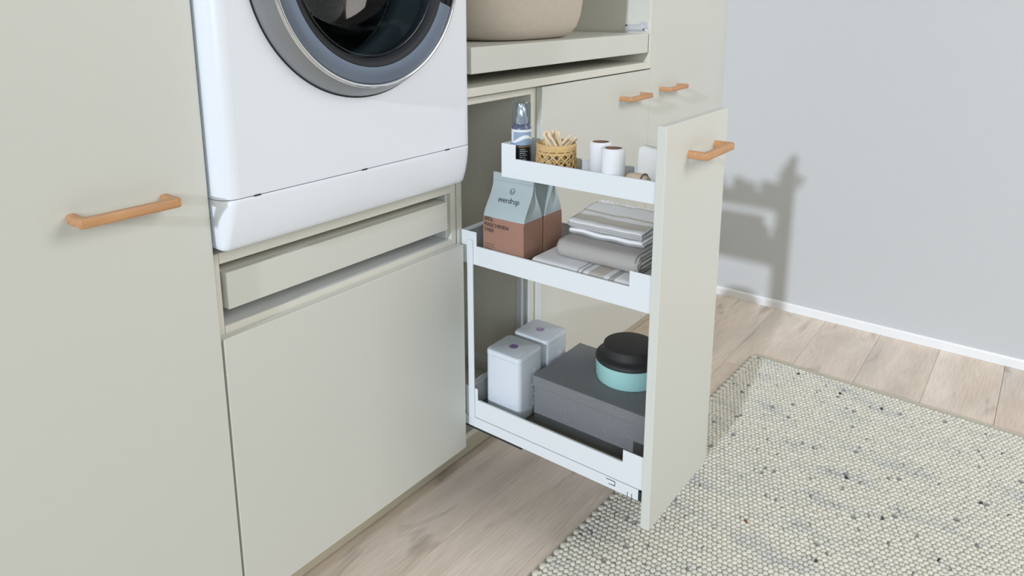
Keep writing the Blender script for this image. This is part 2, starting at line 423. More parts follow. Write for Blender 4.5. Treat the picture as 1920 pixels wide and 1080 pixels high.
# pull-out cabinet
PC = thing('pull_out_cabinet', 'narrow beige cabinet with fully extended three-tray pull-out', 'cabinet', (.75, .3, 0))
panel('side_panel', PC, .6, .616, .02, .58, .1055, .949); panel('side_panel', PC, .884, .9, .02, .58, .1055, .949)
panel('top_panel', PC, .6165, .8835, .02, .58, .933, .949)
panel('bottom_panel', PC, .6165, .8835, .02, .58, .1055, .1215)
panel('back_panel', PC, .6165, .8835, .57, .58, .122, .9325)
YF = -.4825
FP = obj('pull_out_front', B(.6035, .8975, YF, YF+DT, .107, .9425, bev=.0016, seg=2), M['lacquer'], PC)
handle(FP, .6985, .8372, YF, .868, .8825)
XL, XR = .611, .884
def tray(parent, xl, xr, y_back, y_front, z0, zlow, zhigh, back_len, front_len, zback, matc=None):
    """folded sheet metal tray: stepped side walls, back wall, base"""
    bm = bmesh.new(); T = .0016
    def side(x, front=True):
        pr = [(y_back, z0), (y_front, z0)]
        if front_len: pr += [(y_front, zhigh), (y_front+front_len, zhigh), (y_front+front_len, zlow)]
        else: pr += [(y_front, zlow)]
        pr += [(y_back-back_len, zlow), (y_back-back_len, zhigh), (y_back, zhigh)]
        loft(bm, [[(xx, y, z) for y, z in pr] for xx in (x, x+T)])
    side(xl); side(xr-T)
    # rolled rims on the low walls
    for x in (xl+.0025, xr-.0025):
        xa = xl+T+.0002 if x < (xl+xr)/2 else xr-T-.0032
        box(bm, xa, xa+.003, y_front+front_len+.0005 if front_len else y_front, y_back-back_len-.0005, zlow-.0016, zlow-.0001)
    box(bm, xl+T, xr-T, y_back-.004, y_back, z0, zback)            # back wall
    box(bm, xl+T, xr-T, y_back-.014, y_back-.0042, zback-.003, zback)   # back rim
    o = obj('tray', bm, M['steel_white'], parent)
    obj('tray_mat', B(xl+T+.0002, xr-T-.0002, y_front+.0005, y_back-.0045, z0+.001, z0+.007), M['mat_grey'], parent)
    return o
YFB = YF+DT+.0008
tray(FP, .611, .704, -.100, YFB, .793, .8355, .866, .037, 0, .866)
tray(FP, XL, XR, .017, YFB, .574, .6185, .6515, .044, .048, .6515)
tray(FP, XL, XR, .010, YFB, .187, .233, .262, .036, .048, .262)
ZT, ZM, ZB = .8003, .5813, .1943      # resting heights of the three tray mats
# rear left post, plate painting a sunlit strip at the right, runners
obj('post_and_sun_strip', B(.6075, .6107, -.018, -.001, .186, .632, bev=.0006, seg=1), M['steel_white'], FP)
obj('post_and_sun_strip', B(.8795, .8827, .019, .061, .186, .6515, bev=.0006, seg=1), M['steel_white'], FP)  # added white plate, its colour stands in for sunlight on the side panel
rl = obj('runner', B(.6112, .622, -.4525, .02, .1595, .1848, bev=.0006, seg=1), M['steel_white'], FP)
obj('runner_gap_shade', B(.6135, .62, -.4525, .02, .1849, .1869), M['dark'], FP)  # dark strip behind the gap, paints the shade between tray and runner
obj('runner', B(.872, .886-.003, -.4525, .02, .1595, .1845, bev=.001, seg=1), M['rail'], FP)
obj('runner_end', B(.610, .620, YFB, -.4535, .162, .182), M['dark'], FP)
# stamped outlines on the runner
hook = [(-.378, .1806), (-.399, .1806), (-.399, .1694), (-.384, .1694), (-.384, .1706), (-.3978, .1706), (-.3978, .1794), (-.378, .1794)]
bm = bmesh.new(); loft(bm, [[(xx, y, z) for y, z in hook] for xx in (.6105, .6114)]); obj('stamped_hook', bm, M['dark'], FP)
for ya in (-.4286, -.4386): obj('stamped_slot', B(.6105, .6114, ya, ya+.0011, .1605, .1695), M['dark'], FP)
obj('fixed_runner', B(.6125, .6155, -.155, .018, .1535, .1592), M['dark'], PC)
obj('fixed_runner', B(.8805, .8835, .03, .5, .152, .176), M['rail'], PC)

# base cabinet
t = thing('base_cabinet', 'beige base cabinet with oak bar handle behind the pull-out', 'cabinet', (1.2, .3, 0))
panel('side_panel', t, .901, .917, .02, .58, .1055, .949); panel('side_panel', t, 1.483, 1.499, .02, .58, .1055, .949)
panel('top_panel', t, .9175, 1.4825, .02, .58, .933, .949); panel('bottom_panel', t, .9175, 1.4825, .02, .58, .1055, .1215)
d = panel('door', t, .9055, 1.4991, 0, DT, ZD0, .9502, M['lacquer'], .0014)
handle(d, 1.305, 1.444, 0)

# niche unit above
t = thing('niche_cabinet', 'open beige niche cabinet with extended shelf above the base cabinets', 'cabinet', (1.05, .3, .954))
panel('bottom_panel', t, .6165, 1.4812, 0, .58, .954, .974)
panel('side_panel', t, .6, .616, 0, .58, .954, 2.2); panel('side_panel', t, 1.4817, 1.4985, 0, .58, .954, 2.2)
panel('back_panel', t, .6165, 1.4812, .57, .58, .9745, 2.19); panel('top_panel', t, .6165, 1.4812, 0, .57, 2.184, 2.2)
panel('shelf', t, .6165, 1.4812, .03, .5695, 1.46, 1.476)  # unseen shelf, added to darken the niche below
pb = panel('pull_out_shelf', t, .632, 1.4735, .0185, .52, 1.0045, 1.0625, M['lacquer'], .0006)
panel('front_strip', pb, .632, 1.4735, -.0005, .018, 1.004, 1.0627, M['lacquer'], .001)
# hinge mounting plate on the right side panel
bm = bmesh.new()
box(bm, 1.4775, 1.4815, .012, .086, 1.068, 1.0895, bev=.0012, seg=1)
box(bm, 1.4735, 1.4775, .022, .070, 1.072, 1.086, bev=.001, seg=1)
box(bm, 1.476, 1.4815, .004, .030, 1.078, 1.0975, bev=.001, seg=1)
hp = obj('hinge_plate', bm, M['zinc'], t)
for yy, zz in ((.079, 1.085), (.019, 1.0735)):
    bm = bmesh.new(); lathe_y(bm, [(.0001, 0), (.0028, 0), (.0028, .0008), (.0001, .0008)], 0, 0, 10)
    for v in bm.verts: v.co = Vector((1.4769-v.co.y, yy+v.co.x, zz+v.co.z))
    obj('screw', bm, M['dark'], hp)

# right tall cabinet + filler strip
t = thing('tall_cabinet', 'tall beige cabinet with oak bar handle next to the white wall', 'cabinet', (1.8, .3, 0), 'tall beige cupboards')
panel('side_panel', t, 1.5, 1.516, .02, .58, .1055, 2.2); panel('side_panel', t, 2.084, 2.1, .02, .58, .1055, 2.2)
panel('bottom_panel', t, 1.5165, 2.0835, .02, .58, .105, .121); panel('top_panel', t, 1.5165, 2.0835, .02, .58, 2.184, 2.2)
d = panel('door', t, 1.5007, 2.0835, 0, DT, ZD0, 2.2, M['lacquer'], .0014)
handle(d, 1.566, 1.705, 0, .875, .8885)
o = obj('filler_strip', B(2.0865, 2.1195, .002, .019, .0002, 2.2, bev=.0008, seg=1), M['lacquer'], loc=(2.1, .01, 0))
tag(o, 'thin beige filler strip between tall cabinet and white wall', 'filler strip')
# plinth boards, one per group of units (continuous board 80 mm back)
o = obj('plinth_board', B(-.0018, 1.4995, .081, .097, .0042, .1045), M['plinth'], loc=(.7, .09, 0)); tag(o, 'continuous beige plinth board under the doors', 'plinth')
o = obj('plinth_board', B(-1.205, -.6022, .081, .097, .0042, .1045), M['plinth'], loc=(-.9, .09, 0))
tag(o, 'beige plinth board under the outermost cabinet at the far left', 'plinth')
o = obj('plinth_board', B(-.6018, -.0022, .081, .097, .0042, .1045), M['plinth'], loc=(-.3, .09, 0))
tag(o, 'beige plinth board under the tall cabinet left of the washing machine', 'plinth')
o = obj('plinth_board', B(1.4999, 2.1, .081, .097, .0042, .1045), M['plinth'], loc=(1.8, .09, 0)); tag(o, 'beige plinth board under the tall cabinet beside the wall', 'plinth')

# ------------------------------------------------------------------ washing machine
WZ0, WZB, WZ1 = .7622, .7765, 1.612
WX0, WX1 = .0025, .5965; WCX, WCZ = .2975, 1.225; YW = -.034; YD = -.026; SEAM = .8605
W = thing('washing_machine', 'white front-loading washing machine with round silver-rimmed door', 'washing machine', (.3, .3, WZ0))
bm = bmesh.new(); NR = 96; HR = .219; rc = .029
# front skin with a round door opening
x0, x1, z0, z1 = WX0+rc, WX1-rc, SEAM, WZ1
ring = []; sq = []
for i in range(NR):
    a = 2*PI*i/NR; c, s = math.cos(a), math.sin(a)
    ring.append(bm.verts.new((WCX+HR*c, YW, WCZ+HR*s)))
    tx = ((x1-WCX) if c > 0 else (x0-WCX))/c if abs(c) > 1e-9 else 1e9
    tz = ((z1-WCZ) if s > 0 else (z0-WCZ))/s if abs(s) > 1e-9 else 1e9
    k = min(tx, tz); sq.append(bm.verts.new((WCX+k*c, YW, WCZ+k*s)))
for i in range(NR):
    bm.faces.new((ring[i], ring[(i+1) % NR], sq[(i+1) % NR], sq[i]))
# corner fills
for cxn, czn in ((x0, z0), (x1, z0), (x1, z1), (x0, z1)):
    cv = Vector((cxn, YW, czn)); best = []
    for i in range(NR):
        a, b = sq[i], sq[(i+1) % NR]
        if abs(a.co.x-b.co.x) > 1e-6 and abs(a.co.z-b.co.z) > 1e-6 and (a.co-cv).length < .1 and (b.co-cv).length < .1:
            bm.faces.new((a, b, bm.verts.new(cv)))
# inner lip of the opening
r2 = [bm.verts.new((v.co.x, YW+.03, v.co.z)) for v in ring]
for i in range(NR): bm.faces.new((ring[i], r2[i], r2[(i+1) % NR], ring[(i+1) % NR]))
# rounded vertical corners, sides, back
def outline(rad=rc, yw=YW, xa=WX0, xb=WX1, rr=None):
    rr = rr or rad; pts = [(xa, .55)]
    for i in range(9):
        a = PI+PI/2*i/8; pts.append((xa+rad+rad*math.cos(a), yw+rad+rad*math.sin(a)))
    for i in range(9):
        a = 3*PI/2+PI/2*i/8; pts.append((xb-rr+rr*math.cos(a), yw+rr+rr*math.sin(a)))
    pts.append((xb, .55)); return pts
ol = outline()
for k in range(len(ol)):
    a, b = ol[k], ol[(k+1) % len(ol)]
    if abs(a[1]-YW) < 1e-6 and abs(b[1]-YW) < 1e-6: continue
    vs = [bm.verts.new((p[0], p[1], z)) for p, z in ((a, z0), (b, z0), (b, z1), (a, z1))]
    bm.faces.new(vs)
bm.faces.new([bm.verts.new((x, y, z1)) for x, y in ol])
bm.faces.new([bm.verts.new((x, y, z0)) for x, y in ol][::-1])
bmesh.ops.remove_doubles(bm, verts=bm.verts, dist=1e-5)
obj('body', bm, M['enamel'], W, auto=35)
# kick panel: bulging, chamfered towards its top corners
bm = bmesh.new(); rings = []
for z, bul, xin, rad, rr_, xr_ in ((WZB+.0002, -.0140, .004, .010, .028, .0065), (WZB+.0015, -.0125, .0028, .011, .029, .0055), (WZB+.008, -.0100, .0024, .012, .029, .0045), (.800, -.0055, .002, .014, .030, .003), (.818, -.0022, .0015, .017, .030, .002), (.835, -.0004, .0012, .021, .030, .001), (.850, .0004, .001, .0255, .030, .0005), (SEAM-.0045, .0006, .001, .028, .030, .0005), (SEAM-.0018, -.0004, .002, .028, .029, .0015)):
    rings.append([(x, y, z) for x, y in outline(rad, YW-bul, WX0-.001+xin, WX1+.001-xr_, rr_)])
loft(bm, rings)
kp = obj('kick_panel', bm, M['enamel'], W, auto=40)
obj('seam_gasket', (lambda b: (loft(b, [[(x, y, z) for x, y in outline(.024, YW+.003, WX0+.003, WX1-.003)] for z in (SEAM-.0019, SEAM+.0005)]), b)[1])(bmesh.new()), M['seam'], W)
for xx in (.062, .287, .5125):
    obj('release_clip', B(xx-.006, xx+.006, YW-.0009, YW+.004, SEAM-.0020, SEAM+.0005), M['dark'], kp)
for fx_, fy_ in ((.06, .05), (.54, .05), (.06, .5), (.54, .5)):
    obj('foot', L_([(.02, WZ0), (.02, WZ0+.008), (.012, WZ0+.010), (.012, WZB+.002)], fx_, fy_, 20), M['rubber'], W, auto=40)
# door
DB = bmesh.new()
lathe_y(DB, [(.2305, YD-.0006), (.2312, YD-.006), (.2285, YD-.016), (.2225, YD-.030), (.2150, YD-.041), (.2125, YD-.0445), (.2100, YD-.0445), (.2100, YD-.0006)], WCX, WCZ, 128, close=True)
door = obj('door', DB, M['satin'], W, auto=40)
cr = bmesh.new(); lathe_y(cr, [(.2132, YD-.042), (.2124, YD-.0480), (.2085, YD-.0494), (.2058, YD-.0462), (.2058, YD-.04), (.2130, YD-.038)], WCX, WCZ, 128, close=True)
obj('chrome_ring', cr, M['chrome'], door, smooth=True)
# shadow joint behind the door ring
g = bmesh.new(); lathe_y(g, [(.2325, YW-.0003), (.2325, YW-.0014), (.227, YW-.0014), (.227, YW-.0003)], WCX, WCZ, 128, close=True)
obj('door_gasket', g, M['rubber'], W, auto=40)
# blue-grey trim band, leaving a gap for the recessed grip on the right (around -18 deg to +18 deg)
bb = bmesh.new(); ga = math.radians(21.5)
pr = [(.2050, YD-.040), (.2050, YD-.0455), (.2030, YD-.0468), (.1765, YD-.0440), (.1750, YD-.040)]
lathe_y(bb, pr, WCX, WCZ, 110, a0=ga, a1=2*PI-ga)
obj('trim_band', bb, M['bluegrey'], door, auto=40)
# grip recess
gp = bmesh.new(); lathe_y(gp, [(.2062, YD-.020), (.2062, YD-.030), (.1750, YD-.030), (.1750, YD-.020)], WCX, WCZ, 24, a0=-ga, a1=ga)
obj('grip_recess', gp, M['rubber'], door, auto=40)
gr = bmesh.new(); lathe_y(gr, [(.204, YD-.030), (.204, YD-.043), (.186, YD-.043), (.186, YD-.030)], WCX, WCZ, 20, a0=-math.radians(14.5), a1=math.radians(14.5))
obj('door_grip', gr, M['bluegrey'], door, auto=40)
# black inner ring and glass
br = bmesh.new(); lathe_y(br, [(.1752, YD-.043), (.170, YD-.0425), (.1615, YD-.036), (.1600, YD-.010), (.1752, YD-.010)], WCX, WCZ, 96, close=True)
obj('inner_ring', br, M['rubber'], door, auto=50)
gl = bmesh.new()
gpr = [(.1599, YD-.034), (.1585, YD-.030), (.150, YD+.0), (.138, YD+.035), (.122, YD+.062), (.10, YD+.076), (.05, YD+.082), (.0001, YD+.083)]
gpr2 = [(.0001, YD+.079), (.05, YD+.078), (.098, YD+.072), (.118, YD+.059), (.134, YD+.033), (.146, YD-.001), (.1545, YD-.031), (.1560, YD-.036)]
lathe_y(gl, gpr+gpr2, WCX, WCZ, 96, close=True)
obj('door_glass', gl, M['glass'], door, smooth=True)
# rubber bellows and steel drum
be = bmesh.new(); lathe_y(be, [(.2185, YW+.012), (.185, YW+.028), (.180, YW+.05), (.166, YW+.06), (.160, YW+.085), (.176, YW+.095), (.2185, YW+.095)], WCX, WCZ, 72, close=True)
obj('bellows', be, M['grey_rubber'], W, smooth=True)
dr = bmesh.new(); lathe_y(dr, [(.165, YW+.097), (.180, YW+.105), (.238, YW+.125), (.24, YW+.14), (.24, .40), (.243, .40), (.243, YW+.12), (.18, YW+.0985), (.165, YW+.0955)], WCX, WCZ, 72, close=True)
drum = obj('drum', dr, M['drum'], W, smooth=True)
db = bmesh.new(); lathe_y(db, [(.2395, .385), (.19, .380), (.165, .365), (.14, .372), (.08, .378), (.0001, .38), (.0001, .388), (.2395, .392)], WCX, WCZ, 72, close=True)
obj('drum_back', db, M['steel'], drum, smooth=True)
for k in range(3):
    a = PI/2+k*2*PI/3+.35; rr = bmesh.new(); rings = []
    for yy, hgt in ((.12, .018), (.16, .034), (.30, .034), (.36, .02)):
        ring_ = []
        for da, r_ in ((-.14, .2385), (-.05, .2385-hgt), (.05, .2385-hgt), (.14, .2385)):
            ring_.append((WCX+r_*math.cos(a+da), yy, WCZ+r_*math.sin(a+da)))
        rings.append(ring_)
    loft(rr, rings); obj('drum_paddle', rr, M['satin'], drum, smooth=True)

# ------------------------------------------------------------------ laundry basket in the niche
def basket_ring(z, hx, hy, cx=.990, cy=.245, n=64, p=3.4):
    out = []
    for i in range(n):
        a = 2*PI*i/n; c, s = math.cos(a), math.sin(a)
        out.append((cx+hx*math.copysign(abs(c)**(2/p), c), cy+hy*math.copysign(abs(s)**(2/p), s), z))
    return out
bm = bmesh.new(); z0 = 1.0629
outer = [(0, .165, .168), (.003, .185, .186), (.012, .205, .200), (.03, .221, .212), (.06, .233, .220), (.10, .238, .225), (.18, .241, .229), (.26, .243, .232), (.264, .2415, .2305)]
inner = [(.262, .239, .228), (.18, .236, .224), (.06, .227, .214), (.03, .213, .205), (.012, .190, .188), (.008, .165, .165)]
loft(bm, [basket_ring(z0+h, a, b) for h, a, b in outer+inner])
o = obj('laundry_basket', bm, M['felt'], loc=(.990, .245, z0), smooth=True)
tag(o, 'beige felt laundry basket standing in the open niche', 'basket')

# ------------------------------------------------------------------ top tray
# spray bottle
bx, by = .6455, -.1275
t = thing('spray_bottle', 'black spray bottle with blue label and clear cap in the top tray', 'bottle', (bx, by, ZT))
R_ = .0215
obj('bottle_body', L_([(R_-.003, ZT), (R_, ZT+.003), (R_, ZT+.062)], bx, by, 40), M['bottle_black'], t, auto=40)
obj('gold_line', L_([(R_+.0002, ZT+.0585), (R_+.0002, ZT+.0603)], bx, by, 40), M['bottle_gold'], t, auto=40)
bm = bmesh.new(); n = 120; NL = 48; zs = [ZT+.0622+i*.0336/NL for i in range(NL+1)]
vr = [[bm.verts.new((bx+(R_+.0001)*math.cos(2*PI*i/n), by+(R_+.0001)*math.sin(2*PI*i/n), z)) for i in range(n)] for z in zs]
for k in range(NL):
    for i in range(n):
        f = bm.faces.new((vr[k][i], vr[k][(i+1) % n], vr[k+1][(i+1) % n], vr[k+1][i]))
        an = 2*PI*i/n-PI-.6; w1 = 13+8*math.sin(an*2+.4); w2 = 21+10*math.sin(an*2+.7)
        f.material_index = 1 if (k < w1 or (w2 < k < 41 and math.sin(an*2-1.9) < .55)) else 0
bm.faces.new(vr[0][::-1]); bm.faces.new(vr[-1])
obj('label_band', bm, [M['label_white'], M['label_blue']], t, auto=40)
obj('collar', L_([(R_-.0005, ZT+.0962), (R_-.0012, ZT+.100), (.0175, ZT+.1035), (.0165, ZT+.107)], bx, by, 40), M['navy'], t, auto=40)
obj('pump', L_([(.0135, ZT+.107), (.0135, ZT+.119), (.0105, ZT+.122), (.0100, ZT+.138), (.0072, ZT+.142), (.0072, ZT+.147), (.005, ZT+.149)], bx, by, 24), M['silver'], t, auto=40)
obj('clear_cap', L_([(.0205, ZT+.1040), (.0205, ZT+.150), (.0185, ZT+.1548), (.012, ZT+.156), (.0115, ZT+.1548), (.0178, ZT+.1535), (.0195, ZT+.149), (.0195, ZT+.1040)], bx, by, 40, (False, False)), M['clear'], t, auto=40)
bm = bmesh.new()
a0 = math.atan2(-1.0366-by, -.585-bx)
for k, wd in enumerate((.9, 1.05, .8, 1.0, .7, .95, .85)):
    z = ZT+.053-k*.0042; nseg = 6
    for s in range(nseg):
        if random.random() < .1: continue
        a = a0-.15+(s/nseg)*wd*.75; b = a+wd*.75/nseg*.8
        vs = [bm.verts.new((bx+(R_+.0002)*math.cos(q), by+(R_+.0002)*math.sin(q), zz)) for q, zz in ((a, z), (b, z), (b, z+.0011), (a, z+.0011))]
        bm.faces.new(vs)
p = obj('fine_print', bm, M['print_pale'], t); p['kind'] = 'stuff'

# peg basket
kx, ky, kr, kh = .6585, -.2085, .0415, .072
t = thing('peg_basket', 'small round woven rattan basket holding wooden pegs in the top tray', 'basket', (kx, ky, ZT))
obj('base', L_([(kr-.003, ZT), (kr-.002, ZT+.003)], kx, ky, 32), M['rattan'], t)
bm = bmesh.new()
for q, zz, rr in ((0, ZT+.004, .0035), (1, ZT+.0085, .0032), (2, ZT+.054, .003), (3, ZT+.0605, .003)):
    tube(bm, [(kx+(kr-.002)*math.cos(2*PI*i/32), ky+(kr-.002)*math.sin(2*PI*i/32), zz) for i in range(33)], rr, 6)
obj('hoop', bm, M['rattan'], t, smooth=True)
bm = bmesh.new()
lathe(bm, [(kr, ZT+.0605), (kr+.0006, ZT+.063), (kr+.0008, ZT+.071), (kr-.0005, ZT+.0732), (kr-.003, ZT+.0725), (kr-.003, ZT+.0605)], kx, ky, 40, (False, False))
obj('rim', bm, M['rattan'], t, smooth=True)
bm = bmesh.new(); ns = 15
for s in range(ns):
    for sg in (-1, 1):
        pts = [(kx+(kr-.0012+.0014*sg*math.sin(i*PI*1.0))*math.cos(2*PI*s/ns+sg*i*.145), ky+(kr-.0012+.0014*sg*math.sin(i*PI))*math.sin(2*PI*s/ns+sg*i*.145), ZT+.006+i*.0058) for i in range(10)]
        tube(bm, pts, .0022, 5)
for s in range(ns*2):
    a = 2*PI*s/(ns*2); zz = ZT+.018+.017*(s % 2)
    pts = [(kx+(kr+.0005)*math.cos(a+.09*math.cos(u)), ky+(kr+.0005)*math.sin(a+.09*math.cos(u)), zz+.0065*math.sin(u)) for u in [2*PI*i/10 for i in range(11)]]
    tube(bm, pts, .0016, 4)
w = obj('weave', bm, M['rattan'], t, smooth=True); w['kind'] = 'stuff'
# pegs
def peg_bm():
    bm = bmesh.new()
    for s in (-1, 1):
        rings = []
        for z, w, o in ((0, .0019, .0026), (.03, .0024, .0019), (.045, .0026, .0012), (.056, .0024, .0009)):
            rings.append([(o*s-w*.8, -w, z), (o*s+w*.8, -w, z), (o*s+w*.8, w, z), (o*s-w*.8, w, z)])
        loft(bm, rings)
    lathe(bm, [(.0026, .054), (.0034, .057), (.0034, .062), (.0024, .065)], 0, 0, 8)
    return bm
peg_me = None; GP = 'wooden pegs in the rattan basket'
pegs = [(-.020, .014, -24, 4), (-.024, .002, -38, -4), (-.012, .018, -14, 10), (-.006, .008, -6, 4), (.002, -.004, 6, 0), (-.014, -.002, -20, -8), (.004, .014, 10, 10),
        (.010, -.030, 50, -8), (.016, -.024, 56, 4), (.004, -.014, 40, 10), (-.002, .022, 2, 14), (-.022, -.012, -30, -12), (.000, -.014, -8, -6)]
for k, (dx, dy, tl, tl2) in enumerate(pegs):
    if peg_me is None:
        b = peg_bm(); o = obj('wooden_peg', b, M['peg'], loc=(0, 0, 0), auto=40); peg_me = o
    else:
        o = peg_me.copy(); COL.objects.link(o)
    # tilt mostly towards -y (right in the view) for positive tl
    th = math.radians(tl); th2 = math.radians(tl2)
    rot = Matrix.Rotation(th, 4, 'X') @ Matrix.Rotation(th2, 4, 'Y') @ Matrix.Rotation(k*.7, 4, 'Z')
    top = Vector((kx+dx*.75, ky+dy*.75*1.0, ZT+.068)); 
    up = rot @ Vector((0, 0, 1))
    o.matrix_world = Matrix.Translation(top-up*.035) @ rot
    tag(o, 'pale wooden clothes peg leaning right out of the rattan basket towards the rolls' if tl > 20 else 'pale wooden clothes peg standing or leaning left in the rattan basket', 'peg', GP)

# two white rolls
def roll(cx, cy, label):
    t = thing('paper_roll', label, 'roll', (cx, cy, ZT))
    h = .083; r = .0232
    obj('paper', L_([(r-.0008, ZT), (r, ZT+.001), (r, ZT+h-.001), (r-.0008, ZT+h), (.0172, ZT+h), (.0172, ZT)], cx, cy, 40, (False, False)), M['paper'], t, auto=40)
    obj('cardboard_tube', L_([(.0170, ZT), (.0170, ZT+h-.0006), (.0155, ZT+h-.0006), (.0155, ZT+h-.03), (.0001, ZT+h-.03)], cx, cy, 32, (False, False)), M['card'], t, auto=40)
    bm = bmesh.new(); a = a0+.35
    vs = [bm.verts.new((cx+(r+q)*math.cos(a+s), cy+(r+q)*math.sin(a+s), z)) for s, q in ((0, .0002), (.06, .0007)) for z in (ZT+.002, ZT+h-.002)]
    bm.faces.new((vs[0], vs[1], vs[3], vs[2])); obj('paper_end', bm, M['paper'], t)
roll(.6785, -.3035, 'rear white paper roll with cardboard core, nearer the peg basket')
roll(.6375, -.3560, 'front white paper roll with cardboard core, overlapping the other roll')

# sisal scrubber
bm = bmesh.new(); n = 20; rings = []
for i in range(13):
    s = i/12; y = -.371-.047*s; r = .0165*(1-abs(2*s-1)**3.2*.38)
    rings.append([(.664+r*1.1*math.cos(2*PI*k/n), y+random.uniform(-.0004, .0004), ZT+.0165+r*math.sin(2*PI*k/n)*.98) for k in range(n)])
rings = [[(.664+(x-.664)*.45, y, ZT+.0165+(z-ZT-.0165)*.45) for x, y, z in rings[0]]]+rings+[[(.664+(x-.664)*.45, y, ZT+.0165+(z-ZT-.0165)*.45) for x, y, z in rings[-1]]]
t = thing('sisal_scrubber', 'small beige sisal scrubber with brown band lying before the white loofah', 'scrubber', (.664, -.394, ZT))
# shift so the brush sits right behind the low tray wall
bm2 = bmesh.new(); loft(bm2, rings); obj('bristles', bm2, M['sisal'], t, smooth=True)
bm = bmesh.new(); tube(bm, [(.664+.0176*math.cos(2*PI*k/24), -.4105, ZT+.0170+.0158*math.sin(2*PI*k/24)) for k in range(25)], .0016, 6)
obj('band', bm, M['cord'], t, smooth=True)
# loofah pad standing upright
bm = bmesh.new(); rings = []
n = 28
for i in range(9):
    s = (i/8-.5)*2; th = math.sqrt(max(0, 1-s**4))
    x = .6895+.0105*s
    ring = []
    for k in range(n):
        a = 2*PI*k/n; c, q = math.cos(a), math.sin(a)
        yy = -.4215+.0365*math.copysign(abs(c)**.34, c)*(.90+.10*th); zz = ZT+.0415+.0410*math.copysign(abs(q)**.38, q)*(.93+.07*th)
        if q > 0: zz += -.004*(yy+.4215)/.0365*-1
        nn = mnoise.noise(Vector((x*60, yy*60, zz*60)))*.0012
        ring.append((x+nn, yy+nn, max(ZT+.0001, zz+nn)))
    rings.append(ring)
bm = bmesh.new(); loft(bm, rings)
o = obj('loofah_pad', bm, M['loofah'], loc=(.6895, -.4215, ZT), smooth=True); tag(o, 'upright white loofah pad leaning behind the drawer front in the top tray', 'loofah')

